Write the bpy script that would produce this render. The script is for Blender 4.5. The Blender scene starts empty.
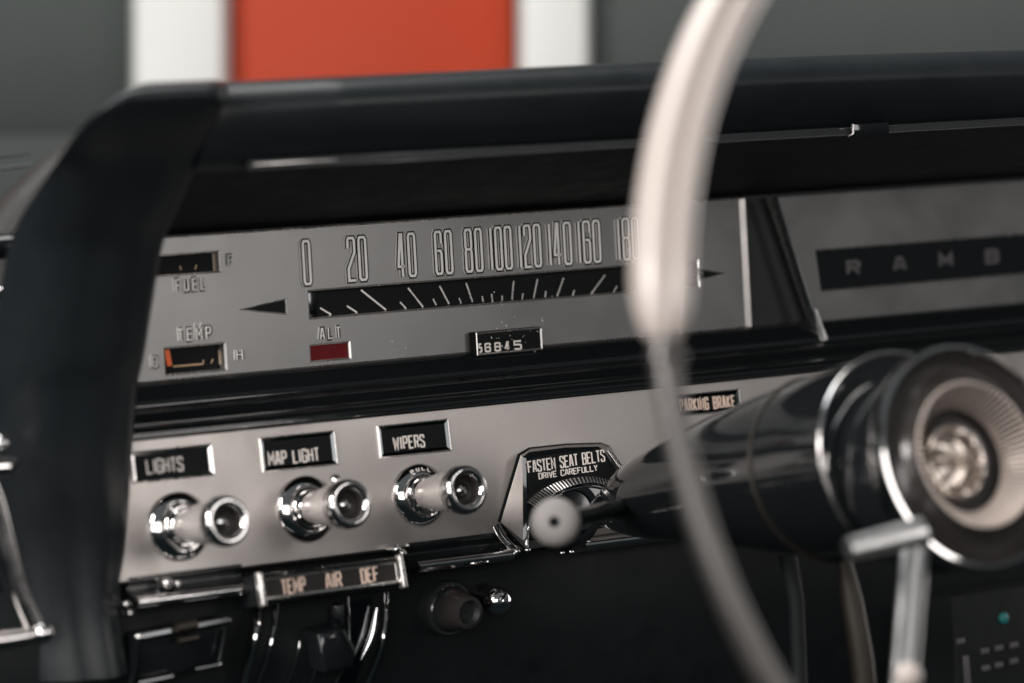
import bpy, math, random
from mathutils import Vector, Matrix

random.seed(7)
SC = bpy.context.scene
COL = SC.collection
R = math.radians
V = Vector

# ------------------------------------------------------------------ camera
W, H, FPX = 1024, 683, 3840.0
TH, PH, RO, DIST = R(34), R(2.9), R(3.2), 1.73
cd = V((math.sin(TH) * math.cos(PH), math.cos(TH) * math.cos(PH), -math.sin(PH)))
cr = V((math.cos(TH), -math.sin(TH), 0))
cu = cr.cross(cd)
CR = cr * math.cos(RO) - cu * math.sin(RO)
CU = cu * math.cos(RO) + cr * math.sin(RO)


def ray(x, y):
    return cd + CR * ((x - W / 2) / FPX) - CU * ((y - H / 2) / FPX)


CAM = -ray(400, 290) * DIST


def hit(x, y, n, p0):
    v = ray(x, y)
    return CAM + v * ((p0 - CAM).dot(n) / v.dot(n))


def at(x, y, Y):
    return hit(x, y, V((0, 1, 0)), V((0, Y, 0)))


cam_d = bpy.data.cameras.new('camera')
cam = bpy.data.objects.new('camera', cam_d)
COL.objects.link(cam)
cam.matrix_world = Matrix(((CR.x, CU.x, -cd.x, CAM.x), (CR.y, CU.y, -cd.y, CAM.y), (CR.z, CU.z, -cd.z, CAM.z), (0, 0, 0, 1)))
cam_d.sensor_width = 36
cam_d.lens = 135
cam_d.clip_start = 0.05
cam_d.clip_end = 100
cam_d.dof.use_dof = True
cam_d.dof.focus_distance = 1.738
cam_d.dof.aperture_fstop = 4.6
SC.camera = cam


# ------------------------------------------------------------------ materials
def newmat(name):
    m = bpy.data.materials.new(name)
    m.use_nodes = True
    nt = m.node_tree
    return m, nt, nt.nodes['Principled BSDF']


def mat(name, col, rough=.4, metal=0., bump=None, rvar=0., cvar=0., coat=0., spec=.5, cscale=60., stretch=None, rscale=None):
    """bump = (scale, strength, distance); rvar = roughness variation; cvar = colour variation."""
    m, nt, p = newmat(name)
    L = nt.links
    p.inputs['Base Color'].default_value = (*col, 1)
    p.inputs['Roughness'].default_value = rough
    p.inputs['Metallic'].default_value = metal
    p.inputs['Coat Weight'].default_value = coat
    p.inputs['Specular IOR Level'].default_value = spec
    tc = nt.nodes.new('ShaderNodeTexCoord')
    vec = tc.outputs['Object']
    if stretch:
        mp = nt.nodes.new('ShaderNodeMapping')
        mp.inputs['Scale'].default_value = stretch
        L.new(vec, mp.inputs['Vector'])
        vec = mp.outputs['Vector']
    if rvar or cvar:
        n = nt.nodes.new('ShaderNodeTexNoise')
        n.inputs['Scale'].default_value = cscale
        n.inputs['Detail'].default_value = 5
        n.inputs['Roughness'].default_value = .65
        L.new(vec, n.inputs['Vector'])
        if rvar:
            n0 = n
            if rscale:
                n = nt.nodes.new('ShaderNodeTexNoise')
                n.inputs['Scale'].default_value = rscale
                n.inputs['Detail'].default_value = 6
                n.inputs['Distortion'].default_value = .6
                L.new(vec, n.inputs['Vector'])
            mr = nt.nodes.new('ShaderNodeMapRange')
            mr.inputs['From Min'].default_value = .3
            mr.inputs['From Max'].default_value = .7
            mr.inputs['To Min'].default_value = max(.02, rough - rvar)
            mr.inputs['To Max'].default_value = rough + rvar
            L.new(n.outputs['Fac'], mr.inputs['Value'])
            L.new(mr.outputs['Result'], p.inputs['Roughness'])
            n = n0
        if cvar:
            mx = nt.nodes.new('ShaderNodeMix')
            mx.data_type = 'RGBA'
            mx.inputs['A'].default_value = (*[c * (1 - cvar) for c in col], 1)
            mx.inputs['B'].default_value = (*[min(1, c * (1 + cvar)) for c in col], 1)
            L.new(n.outputs['Fac'], mx.inputs['Factor'])
            L.new(mx.outputs['Result'], p.inputs['Base Color'])
    if bump:
        b = nt.nodes.new('ShaderNodeBump')
        b.inputs['Strength'].default_value = bump[1]
        b.inputs['Distance'].default_value = bump[2]
        if len(bump) > 3 and bump[3] == 'leather':
            t = nt.nodes.new('ShaderNodeTexVoronoi')
            t.inputs['Scale'].default_value = bump[0]
            L.new(vec, t.inputs['Vector'])
            L.new(t.outputs['Distance'], b.inputs['Height'])
        else:
            t = nt.nodes.new('ShaderNodeTexNoise')
            t.inputs['Scale'].default_value = bump[0]
            t.inputs['Detail'].default_value = 4
            L.new(vec, t.inputs['Vector'])
            L.new(t.outputs['Fac'], b.inputs['Height'])
        L.new(b.outputs['Normal'], p.inputs['Normal'])
    return m


M = {}
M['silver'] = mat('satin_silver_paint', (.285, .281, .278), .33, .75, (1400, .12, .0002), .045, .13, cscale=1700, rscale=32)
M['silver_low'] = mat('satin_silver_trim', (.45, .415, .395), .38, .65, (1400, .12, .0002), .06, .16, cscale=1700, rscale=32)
M['silver_edge'] = mat('bright_silver_edge', (.72, .69, .66), .28, .9, None, .06)
M['chrome'] = mat('chrome', (.78, .76, .75), .07, 1., (260, .06, .0004), .04)
M['chrome_dull'] = mat('dull_chrome', (.55, .53, .52), .2, 1., None, .08)
M['pearl'] = mat('pearl_plastic', (.70, .65, .62), .24, .45, None, .06, .1, coat=.6)
M['vinyl'] = mat('black_padded_vinyl', (.011, .0138, .0158), .36, 0., (1500, .18, .0004, 'leather'), .06, .1, cscale=40, spec=.4)
M['gloss'] = mat('gloss_black_paint', (.009, .0105, .0115), .07, 0., (150, .05, .0006), .04, coat=.4)
M['black'] = mat('matt_black', (.014, .016, .017), .55, 0., (300, .2, .0006), .1, .2)
M['dial'] = mat('black_dial_face', (.006, .007, .008), .6, spec=.15)
M['relief'] = mat('pale_relief_paint', (.93, .90, .87), .4, .0, None, .05)
M['smoke'] = mat('smoked_chrome', (.10, .105, .11), .16, 1., None, .05)
M['grey_plastic'] = mat('grey_knob_plastic', (.24, .222, .212), .5, 0., (200, .2, .0006), .08, .08)
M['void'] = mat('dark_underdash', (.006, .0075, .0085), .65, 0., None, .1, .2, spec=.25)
M['ink'] = mat('black_outline_paint', (.007, .008, .008), .6, spec=.1)
M['white_ink'] = mat('off_white_lettering', (.92, .84, .78), .5)
M['pink_ink'] = mat('warm_white_lettering', (.95, .72, .60), .5)
M['grey_ink'] = mat('grey_lettering', (.30, .28, .27), .5)
M['dim_ink'] = mat('dim_badge_lettering', (.09, .085, .085), .5)
M['rim'] = mat('cream_white_plastic', (.53, .465, .43), .36, 0., (40, .1, .001), .05, .04, coat=.25, cscale=25)
M['rim_thin'] = mat('satin_grey_metal', (.105, .098, .094), .36, .6, None, .06, .08)
M['red'] = mat('red_warning_lens', (.13, .006, .009), .5, 0., spec=.15, bump=(500, .4, .0005), cvar=.4, cscale=400)
M['orange'] = mat('orange_needle', (1., .17, .03), .45)
M['tan'] = mat('tan_needle', (.55, .36, .2), .45)
M['cream'] = mat('cream_dial_edge', (.45, .36, .26), .5)
M['hubwhite'] = mat('ivory_fluted_plastic', (.66, .56, .50), .35, .2, None, .05)
M['hubdark'] = mat('smoked_brown_plastic', (.045, .040, .038), .25, .3, None, .05, coat=.3)
M['medal'] = mat('worn_medallion_metal', (.62, .54, .48), .28, .9, (190, .5, .002), .1, .4, cscale=160)
M['brown'] = mat('aged_brass', (.030, .025, .019), .45, .5, None, .1, .2)
M['brownpad'] = mat('dark_brown_vinyl', (.020, .0165, .015), .6, 0., (700, .3, .0006, 'leather'), .08, .1)
M['led'], _nt, _p = newmat('green_indicator_light')
_p.inputs['Base Color'].default_value = (.008, .10, .095, 1)
_p.inputs['Emission Color'].default_value = (.05, .75, .7, 1)
_p.inputs['Emission Strength'].default_value = .04
M['spoke'] = mat('satin_spoke_metal', (.42, .42, .42), .36, 1., None, .08, .1)
M['post'] = mat('white_painted_post', (.55, .55, .525), .5, 0., (30, .2, .002), .05, .03, cscale=8)
M['orange_wall'] = mat('orange_red_painted_panel', (.34, .035, .011), .6, 0., None, .08, .08, cscale=6, spec=.2)


def wall_mat():
    m, nt, p = newmat('grey_green_boarding')
    L = nt.links
    tc = nt.nodes.new('ShaderNodeTexCoord')
    n = nt.nodes.new('ShaderNodeTexNoise')
    n.inputs['Scale'].default_value = 5
    n.inputs['Detail'].default_value = 6
    L.new(tc.outputs['Object'], n.inputs['Vector'])
    r = nt.nodes.new('ShaderNodeValToRGB')
    r.color_ramp.elements[0].position = .3
    r.color_ramp.elements[0].color = (.023, .029, .027, 1)
    r.color_ramp.elements[1].position = .7
    r.color_ramp.elements[1].color = (.031, .038, .035, 1)
    L.new(n.outputs['Fac'], r.inputs['Fac'])
    L.new(r.outputs['Color'], p.inputs['Base Color'])
    p.inputs['Roughness'].default_value = .7
    return m


M['wall'] = wall_mat()


# ------------------------------------------------------------------ mesh building
class Frame:
    """local frame: s along e1, t along e2, h along e3 (towards the viewer)."""
    def __init__(self, o, e1, e2):
        self.o = V(o)
        self.e1 = V(e1).normalized()
        self.e2 = V(e2).normalized()
        self.e3 = self.e1.cross(self.e2).normalized()

    def w(self, s, t, h=0.):
        return self.o + self.e1 * s + self.e2 * t + self.e3 * h

    def px(self, x, y, h=0.):
        p = hit(x, y, self.e3, self.o + self.e3 * h) - self.o
        return (p.dot(self.e1), p.dot(self.e2))

    def quad(self, pts, h=0.):
        return [self.px(x, y, h) for x, y in pts]


class MB:
    def __init__(self, *mats):
        self.v, self.f, self.m, self.mats = [], [], [], list(mats)

    def poly(self, pts, mi=0):
        b = len(self.v)
        self.v += [V(p) for p in pts]
        self.f.append(list(range(b, b + len(pts))))
        self.m.append(mi)

    def loft(self, secs, mi=0, closed=True, cap0=False, cap1=False, mids=None):
        b, n = len(self.v), len(secs[0])
        for s in secs:
            self.v += [V(p) for p in s]
        for i in range(len(secs) - 1):
            k = mids[i] if mids else mi
            for j in range(n if closed else n - 1):
                j2 = (j + 1) % n
                self.f.append([b + i * n + j, b + i * n + j2, b + (i + 1) * n + j2, b + (i + 1) * n + j])
                self.m.append(k)
        if cap0:
            self.f.append(list(range(b + n - 1, b - 1, -1)))
            self.m.append(mids[0] if mids else mi)
        if cap1:
            e = b + (len(secs) - 1) * n
            self.f.append(list(range(e, e + n)))
            self.m.append(mids[-1] if mids else mi)

    def loops(self, fr, lst, mi=0, cap0=False, cap1=True, mids=None):
        """lst = [(polygon2d, h), ...]: stacked outlines in a frame"""
        self.loft([[fr.w(s, t, h) for s, t in pl] for pl, h in lst], mi, True, cap0, cap1, mids)

    def slab(self, fr, pl, h0, h1, bev=0., mi=0):
        if bev:
            self.loops(fr, [(pl, h0), (pl, h1 - bev), (inset(pl, bev * .35), h1 - bev * .3), (inset(pl, bev), h1)], mi, True, True)
        else:
            self.loops(fr, [(pl, h0), (pl, h1)], mi, True, True)

    def ribbon(self, fr, pts, wd, h0, h1, closed=False, mi_top=0, mi_side=0, bev=0.):
        n = len(pts)
        Lf, Rt, Li, Ri = [], [], [], []
        for i in range(n):
            a = pts[(i - 1) % n] if (closed or i > 0) else None
            c = pts[(i + 1) % n] if (closed or i < n - 1) else None
            p = V(pts[i])
            d1 = (p - V(a)).normalized() if a else None
            d2 = (V(c) - p).normalized() if c else None
            d1 = d1 or d2
            d2 = d2 or d1
            n1, n2 = V((-d1.y, d1.x)), V((-d2.y, d2.x))
            mm = n1 + n2
            if mm.length < 1e-6:
                mm = n1
            mm.normalize()
            k = min(2.2, 1 / max(.2, mm.dot(n1)))
            for lst, ww in ((Lf, wd / 2), (Rt, -wd / 2), (Li, wd / 2 - bev), (Ri, -wd / 2 + bev)):
                q = p + mm * (ww * k)
                lst.append((q.x, q.y))
        seq = list(range(n)) + ([0] if closed else [])
        w = fr.w
        for i, j in zip(seq[:-1], seq[1:]):
            self.poly([w(*Ri[i], h1), w(*Ri[j], h1), w(*Li[j], h1), w(*Li[i], h1)], mi_top)
            hb = h1 - bev
            if bev:
                self.poly([w(*Rt[i], hb), w(*Rt[j], hb), w(*Ri[j], h1), w(*Ri[i], h1)], mi_side)
                self.poly([w(*Li[i], h1), w(*Li[j], h1), w(*Lf[j], hb), w(*Lf[i], hb)], mi_side)
            self.poly([w(*Rt[i], h0), w(*Rt[j], h0), w(*Rt[j], hb), w(*Rt[i], hb)], mi_side)
            self.poly([w(*Lf[i], hb), w(*Lf[j], hb), w(*Lf[j], h0), w(*Lf[i], h0)], mi_side)
        if not closed:
            for i, fl in ((0, 0), (n - 1, 1)):
                q = [w(*Lf[i], h0), w(*Rt[i], h0), w(*Rt[i], h1 - bev), w(*Ri[i], h1), w(*Li[i], h1), w(*Lf[i], h1 - bev)]
                self.poly(q if fl == 0 else q[::-1], mi_side)

    def lathe(self, o, ax, prof, seg=48, mids=None, mi=0, cap0=False, cap1=False, up=V((0, 0, 1)), mod=None):
        ax = V(ax).normalized()
        e1 = ax.cross(up).normalized()
        e2 = e1.cross(ax)
        secs = []
        for k, (r, h) in enumerate(prof):
            ring = []
            for j in range(seg):
                a = 2 * math.pi * j / seg
                dr, dh = mod(k, j) if mod else (0, 0)
                ring.append(V(o) + e1 * math.cos(a) * (r + dr) + e2 * math.sin(a) * (r + dr) + ax * (h + dh))
            secs.append(ring)
        self.loft(secs, mi, True, cap0, cap1, mids)

    def tube(self, pts, rad, seg=16, mi=0, cap=True, closed=False):
        pts = [V(p) for p in pts]
        n = len(pts)
        if not hasattr(rad, '__len__'):
            rad = [rad] * n
        secs, prev = [], None
        for i in range(n):
            t = (pts[min(i + 1, n - 1)] - pts[max(i - 1, 0)]).normalized()
            if prev is None:
                prev = t.orthogonal().normalized()
            e1 = (prev - t * prev.dot(t)).normalized()
            prev = e1
            e2 = t.cross(e1)
            secs.append([pts[i] + (e1 * math.cos(2 * math.pi * j / seg) + e2 * math.sin(2 * math.pi * j / seg)) * rad[i] for j in range(seg)])
        self.loft(secs, mi, True, cap, cap)

    def ball(self, c, r, seg=16, mi=0):
        prof = [(max(1e-5, r * math.sin(math.pi * k / 10)), -r * math.cos(math.pi * k / 10)) for k in range(11)]
        self.lathe(c, (0, 0, 1), prof, seg, None, mi, up=V((0, 1, 0)))

    def build(self, name, parent=None, sharp=35, bevel=0.):
        me = bpy.data.meshes.new(name)
        me.from_pydata([tuple(v) for v in self.v], [], self.f)
        for m in self.mats:
            me.materials.append(M[m])
        for p, k in zip(me.polygons, self.m):
            p.material_index = k
        me.validate()
        for p in me.polygons:
            p.use_smooth = True
        me.set_sharp_from_angle(angle=R(sharp))
        me.update()
        o = bpy.data.objects.new(name, me)
        COL.objects.link(o)
        if parent is not None:
            o.parent = parent
            base = parent
            off = V((0, 0, 0))
            while base is not None:
                off += base.location
                base = base.parent
            o.location = -off
        return o


def inset(pl, d):
    n, out = len(pl), []
    area = sum(pl[i][0] * pl[(i + 1) % n][1] - pl[(i + 1) % n][0] * pl[i][1] for i in range(n))
    sg = 1 if area > 0 else -1
    for i in range(n):
        a, p, c = V(pl[i - 1]), V(pl[i]), V(pl[(i + 1) % n])
        d1, d2 = (p - a).normalized(), (c - p).normalized()
        n1, n2 = V((-d1.y, d1.x)) * sg, V((-d2.y, d2.x)) * sg
        mm = (n1 + n2).normalized()
        q = p + mm * (d / max(.3, mm.dot(n1)))
        out.append((q.x, q.y))
    return out


def rect(s0, t0, s1, t1):
    return [(s0, t0), (s1, t0), (s1, t1), (s0, t1)]


def rrect(s0, t0, s1, t1, r, n=4):
    out = []
    for cx, cy, a0 in ((s1 - r, t0 + r, -90), (s1 - r, t1 - r, 0), (s0 + r, t1 - r, 90), (s0 + r, t0 + r, 180)):
        for k in range(n + 1):
            a = R(a0 + 90 * k / n)
            out.append((cx + r * math.cos(a), cy + r * math.sin(a)))
    return out


def spline(pts, n):
    """Catmull-Rom through points (any Vectors) -> n samples"""
    pts = [V(p) for p in pts]
    P = [pts[0] * 2 - pts[1]] + pts + [pts[-1] * 2 - pts[-2]]
    out, m = [], len(pts) - 1
    for k in range(n):
        u = k / (n - 1) * m
        i = min(int(u), m - 1)
        t = u - i
        a, b, c, d = P[i:i + 4]
        out.append(.5 * ((2 * b) + (c - a) * t + (2 * a - 5 * b + 4 * c - d) * t * t + (3 * b - a - 3 * c + d) * t ** 3))
    return out


# ------------------------------------------------------------------ things and labels
def thing(name, label, cat, loc=(0, 0, 0), group=None):
    o = bpy.data.objects.new(name, None)
    o.empty_display_size = .02
    COL.objects.link(o)
    o.location = loc
    o['label'], o['category'] = label, cat
    if group:
        o['group'] = group
    return o


def tag(o, label, cat, group=None):
    o['label'], o['category'] = label, cat
    if group:
        o['group'] = group
    return o


# ------------------------------------------------------------------ stroke lettering
G = {
    'A': [[(0, 0), (.35, 1), (.65, 1), (1, 0)], [(.14, .3), (.86, .3)]],
    'B': [[(0, 0), (0, 1), (.8, 1), (1, .88), (1, .64), (.8, .52), (1, .4), (1, .12), (.8, 0), (0, 0)], [(.1, .52), (.72, .52)]],
    'C': [[(1, .75), (1, .9), (.85, 1), (.15, 1), (0, .9), (0, .1), (.15, 0), (.85, 0), (1, .1), (1, .25)]],
    'D': [[(0, 0), (0, 1), (.75, 1), (1, .85), (1, .15), (.75, 0), (0, 0)]],
    'E': [[(1, 1), (0, 1), (0, 0), (1, 0)], [(.1, .52), (.8, .52)]],
    'F': [[(1, 1), (0, 1), (0, 0)], [(.1, .52), (.8, .52)]],
    'G': [[(1, .75), (1, .9), (.85, 1), (.15, 1), (0, .9), (0, .1), (.15, 0), (.85, 0), (1, .1), (1, .48), (.55, .48)]],
    'H': [[(0, 0), (0, 1)], [(1, 0), (1, 1)], [(.1, .52), (.9, .52)]],
    'I': [[(.5, 0), (.5, 1)]],
    'K': [[(0, 0), (0, 1)], [(1, 1), (.15, .5), (1, 0)]],
    'L': [[(0, 1), (0, 0), (1, 0)]],
    'M': [[(0, 0), (0, 1), (.5, .35), (1, 1), (1, 0)]],
    'N': [[(0, 0), (0, 1), (1, 0), (1, 1)]],
    'P': [[(0, 0), (0, 1), (.8, 1), (1, .88), (1, .6), (.8, .47), (.12, .47)]],
    'R': [[(0, 0), (0, 1), (.8, 1), (1, .88), (1, .62), (.8, .5), (.12, .5)], [(.6, .42), (1, 0)]],
    'S': [[(1, .75), (1, .9), (.85, 1), (.15, 1), (0, .9), (0, .65), (1, .37), (1, .1), (.85, 0), (.15, 0), (0, .1), (0, .25)]],
    'T': [[(0, 1), (1, 1)], [(.5, 0), (.5, .93)]],
    'U': [[(0, 1), (0, .1), (.15, 0), (.85, 0), (1, .1), (1, 1)]],
    'V': [[(0, 1), (.45, 0), (.55, 0), (1, 1)]],
    'W': [[(0, 1), (.2, 0), (.5, .7), (.8, 0), (1, 1)]],
    'Y': [[(0, 1), (.5, .5), (1, 1)], [(.5, 0), (.5, .44)]],
    '0': [[(0, .06), (0, .94), (.18, 1), (.82, 1), (1, .94), (1, .06), (.82, 0), (.18, 0), '*']],
    '1': [[(.5, 0), (.5, 1)]],
    '2': [[(0, .76), (0, .95), (.18, 1), (.82, 1), (1, .94), (1, .66), (.0, .28), (0, 0), (1, 0)]],
    '4': [[(.62, 0), (.62, 1), (.42, 1), (0, .3), (0, .24), (.95, .24)]],
    '5': [[(1, 1), (0, 1), (0, .56), (.8, .56), (1, .5), (1, .06), (.82, 0), (0, 0)]],
    '6': [[(1, .72), (1, .94), (.82, 1), (.18, 1), (0, .94), (0, .06), (.18, 0), (.82, 0), (1, .06), (1, .48), (.8, .55), (.3, .55)]],
    '8': [[(.1, .53), (0, .6), (0, .94), (.18, 1), (.82, 1), (1, .94), (1, .6), (.88, .53), (1, .46), (1, .06), (.82, 0), (.18, 0), (0, .06), (0, .46), '*'], [(.25, .53), (.78, .53)]],
}
WIDTH = {'I': .22, '1': .2, 'M': 1.25, 'W': 1.3, ' ': .75}


def glyphs(text, s0, s1, tbase0, tbase1, h, stroke, gap):
    """lay text between s0 and s1; yields (points, closed)"""
    un = [WIDTH.get(c, 1.) for c in text]
    n = len(text)
    cw = (s1 - s0 - stroke - gap * (n - 1)) / sum(un)
    s = s0 + stroke / 2
    for c, u in zip(text, un):
        wd = cw * u
        if c != ' ':
            for st in G[c]:
                cl = st[-1] == '*'
                pts = st[:-1] if cl else st
                if len(pts) > 2 and pts[0] == pts[-1]:
                    pts, cl = pts[:-1], True
                out = []
                for x, y in pts:
                    ss = s + x * wd
                    tb = tbase0 + (tbase1 - tbase0) * ((ss - s0) / (s1 - s0))
                    out.append((ss, tb + stroke / 2 + y * (h - stroke)))
                if c in 'I1':
                    out = [(s + wd / 2, o[1]) for o in out]
                yield out, cl
        s += wd + gap


def flat_text(mb, fr, text, px0, px1, hpx, h, stroke, gap, mi=0):
    """text with its baseline from pixel px0 to px1, hpx pixels tall, standing at height h of frame fr"""
    s0, t0 = fr.px(*px0, h)
    s1, t1 = fr.px(*px1, h)
    ht = fr.px(px0[0], px0[1] - hpx, h)[1] - t0
    k = 0
    for pts, cl in glyphs(text, s0, s1, t0, t1, ht, stroke, gap):
        k = (k + 1) % 3
        mb.ribbon(fr, pts, stroke, h - .0002, h + .00005 + k * .00003, cl, mi, mi)


def raised_text(mb, fr, text, px0, px1, hpx, stroke, gap, rise=.0014, ridge=.45, level=True):
    """raised silver block letters with a black top and a silver ridge along each stroke"""
    s0, t0 = fr.px(*px0)
    s1, t1 = fr.px(*px1)
    if level:
        t0 = t1 = (t0 + t1) / 2
    ht = fr.px(px0[0], px0[1] - hpx)[1] - fr.px(*px0)[1]
    k = 0
    for pts, cl in glyphs(text, s0, s1, t0, t1, ht, stroke, gap):
        k = (k + 1) % 3
        e = k * .00004
        mb.ribbon(fr, pts, stroke, -.0003, rise + e, cl, 1, 2)
        mb.ribbon(fr, pts, stroke * ridge, rise - .0002, rise + .0003 + e, cl, 2, 2, stroke * .1)


# ================================================================== the dashboard
U = Frame((0, 0, 0), (1, 0, 0), (0, 0, 1))                       # gauge fascia, e3 = -Y
tl = R(6)
LW = Frame((0, -.030, -.053), (1, 0, 0), (0, math.sin(tl), math.cos(tl)))   # lower control fascia

dash = thing('dashboard', 'black padded vintage car dashboard with silver gauge panel and chrome pull knobs', 'dashboard', (0, .05, -.2))


def panel(mb, fr, xs, ys, holes, h, bev, depth, mi=0, mi_b=0):
    """flat sheet with rectangular windows, each with a small bevelled lip"""
    X = sorted(set(xs + [v for q in holes for v in (q[0] - bev, q[2] + bev)]))
    Y = sorted(set(ys + [v for q in holes for v in (q[1] - bev, q[3] + bev)]))
    for a, b in zip(X[:-1], X[1:]):
        for c, d in zip(Y[:-1], Y[1:]):
            mx, my = (a + b) / 2, (c + d) / 2
            if any(q[0] - bev < mx < q[2] + bev and q[1] - bev < my < q[3] + bev for q in holes):
                continue
            mb.poly([fr.w(a, c, h), fr.w(b, c, h), fr.w(b, d, h), fr.w(a, d, h)], mi)
    for q in holes:
        o = rect(q[0] - bev, q[1] - bev, q[2] + bev, q[3] + bev)
        i = rect(*q)
        mb.loops(fr, [(o, h), (i, h - bev * .9), (i, h - depth)], mi_b, False, False)


def hole(fr, a, b):
    """pixel corners a (top left) and b (bottom right) -> s0,t0,s1,t1"""
    p, q = fr.px(*a), fr.px(*b)
    return (p[0], q[1], q[0], p[1])


# -- gauge fascia
PS0, PS1, PT0, PT1 = -.175, .1975, -.0306, .0303
hf = hole(U, (150, 257), (220, 271))
htm = hole(U, (165, 349), (226, 369))
hal = hole(U, (311, 346), (350, 357.5))
hsp = hole(U, (309, 292), (699, 291))
hsp = (hsp[0], -.0092, hsp[2], .0026)
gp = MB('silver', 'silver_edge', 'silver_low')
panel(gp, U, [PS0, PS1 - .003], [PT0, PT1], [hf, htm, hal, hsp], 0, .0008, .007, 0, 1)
# bright bevelled right edge, thin top and bottom returns
gp.loops(U, [([(PS1 - .003, PT0), (PS1 - .003, PT1)], 0), ([(PS1 - .0005, PT0 - .0003), (PS1 - .0005, PT1 + .0003)], .0016),
             ([(PS1 + .0012, PT0 - .0003), (PS1 + .0012, PT1 + .0003)], -.0005), ([(PS1 + .0012, PT0), (PS1 + .0012, PT1)], -.008)], 1, False, False, [2, 1, 1])
gp.loft([[U.w(PS0, PT1, 0), U.w(PS1, PT1, 0)], [U.w(PS0, PT1 + .0007, .0006), U.w(PS1, PT1 + .0007, .0006)], [U.w(PS0, PT1 + .0009, -.006), U.w(PS1, PT1 + .0009, -.006)]], 1, False)
gp.loft([[U.w(PS0, PT0, 0), U.w(PS1, PT0, 0)], [U.w(PS0, PT0 - .0006, -.0006), U.w(PS1, PT0 - .0006, -.0006)], [U.w(PS0, PT0 - .0006, -.006), U.w(PS1, PT0 - .0006, -.006)]], 1, False)
gauge = gp.build('gauge_panel', dash, 25)

# speed numerals, each a raised figure of its own
NUM = [('0', 300, 313, 286.5), ('20', 344.5, 369, 284), ('40', 394.5, 418, 280.5), ('60', 432, 454.5, 277), ('80', 462, 484.5, 275),
       ('100', 487, 514, 273), ('120', 516, 543, 271), ('140', 545.5, 573.5, 269), ('160', 575, 602.5, 267), ('180', 614.5, 642, 264.5)]
for txt, x0, x1, yb in NUM:
    mb = MB('silver_edge', 'ink', 'relief')
    s0, s1 = U.px(x0 + 1.2, yb)[0], U.px(x1 - .8, yb)[0]
    n = len(txt)
    stroke = .0025
    for pts, cl in glyphs(txt, s0, s1, .0047, .0047, .0215, stroke, .0024 if n < 3 else .0022):
        mb.ribbon(U, pts, stroke, -.0003, .0012, cl, 1, 2)
        mb.ribbon(U, pts, stroke * .47, .0011, .0015, cl, 2, 2, .0001)
    mb.build('numeral', gauge)

# lettering of the small gauges
for txt, a, b, hp in (('FUEL', (173.5, 294), (206.5, 291), 16), ('TEMP', (176, 343), (212, 340.5), 16), ('ALT', (318, 341.5), (341.5, 339.5), 15)):
    mb = MB('silver_edge', 'ink', 'relief')
    raised_text(mb, U, txt, a, b, hp, .0020, .0023, .0008, .30)
    mb.build('lettering', gauge)
for txt, a, b, hp in (('F', (226, 267.5), (233.5, 267), 14), ('H', (234.5, 362), (243.5, 361.5), 14), ('C', (150, 369), (158.5, 368.5), 14), ('E', (140, 275), (147, 274.5), 14)):
    mb = MB('silver_edge', 'ink', 'relief')
    raised_text(mb, U, txt, a, b, hp, .0018, .001, .0008, .30)
    mb.build('lettering', gauge)

# arrows (turn signal tell-tales): recessed dark wedges with bright lip
for pts in ([(238, 309.5), (286, 298), (287, 315)], [(727, 273.5), (697, 268), (699, 281)]):
    mb = MB('silver_edge', 'dial')
    q = U.quad(pts)
    qi = inset(q, .0007)
    mb.loops(U, [(q, -.0002), (q, .0005), (qi, .0003)], 0, False, False)
    mb.poly([U.w(*p, .0003) for p in qi], 1)
    mb.build('arrow_indicator', gauge, 20)

# fuel and temperature gauges: dark face, marks, needle
def small_gauge(name, hl, needle, marks, edge, nm='orange'):
    f = MB('dial', 'black')
    f.poly([U.w(hl[0] - .001, hl[1] - .001, -.005), U.w(hl[2] + .001, hl[1] - .001, -.005), U.w(hl[2] + .001, hl[3] + .001, -.005), U.w(hl[0] - .001, hl[3] + .001, -.005)])
    face = f.build(name, dash)
    mk = MB('tan', 'cream')
    for (x0, y0, x1, y1, wd) in marks:
        mk.ribbon(U, [U.px(x0, y0, -.0048), U.px(x1, y1, -.0048)], wd, -.0049, -.0047)
    if edge:
        e = [U.px(x, y, -.0048) for x, y in edge]
        mk.slab(U, e, -.0049, -.0046, 0, 1)
    mk.build('dial_marks', face)
    if needle:
        n = MB(nm)
        n.ribbon(U, [U.px(*needle[0], -.003), U.px(*needle[1], -.003)], .0024, -.0036, -.003)
        n.build('needle', face)


small_gauge('fuel_gauge', hf, None, [(181, 270, 180, 266, .0006), (195, 269.5, 196.5, 265, .0006)], [(212, 254), (219, 253.5), (219, 270), (213, 271)])
small_gauge('temperature_gauge', htm, ((167, 350), (170, 366)), [(173, 366.5, 202, 364, .0008), (203, 364.5, 203.5, 360, .0006), (211, 363.5, 213, 359, .0006)], [(218, 350), (226, 349), (226.5, 363.5), (219, 364.5)])
al = MB('red')
al.poly([U.w(hal[0] - .001, hal[1] - .001, -.002), U.w(hal[2] + .001, hal[1] - .001, -.002), U.w(hal[2] + .001, hal[3] + .001, -.002), U.w(hal[0] - .001, hal[3] + .001, -.002)])
al.build('warning_lamp', dash)

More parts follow.
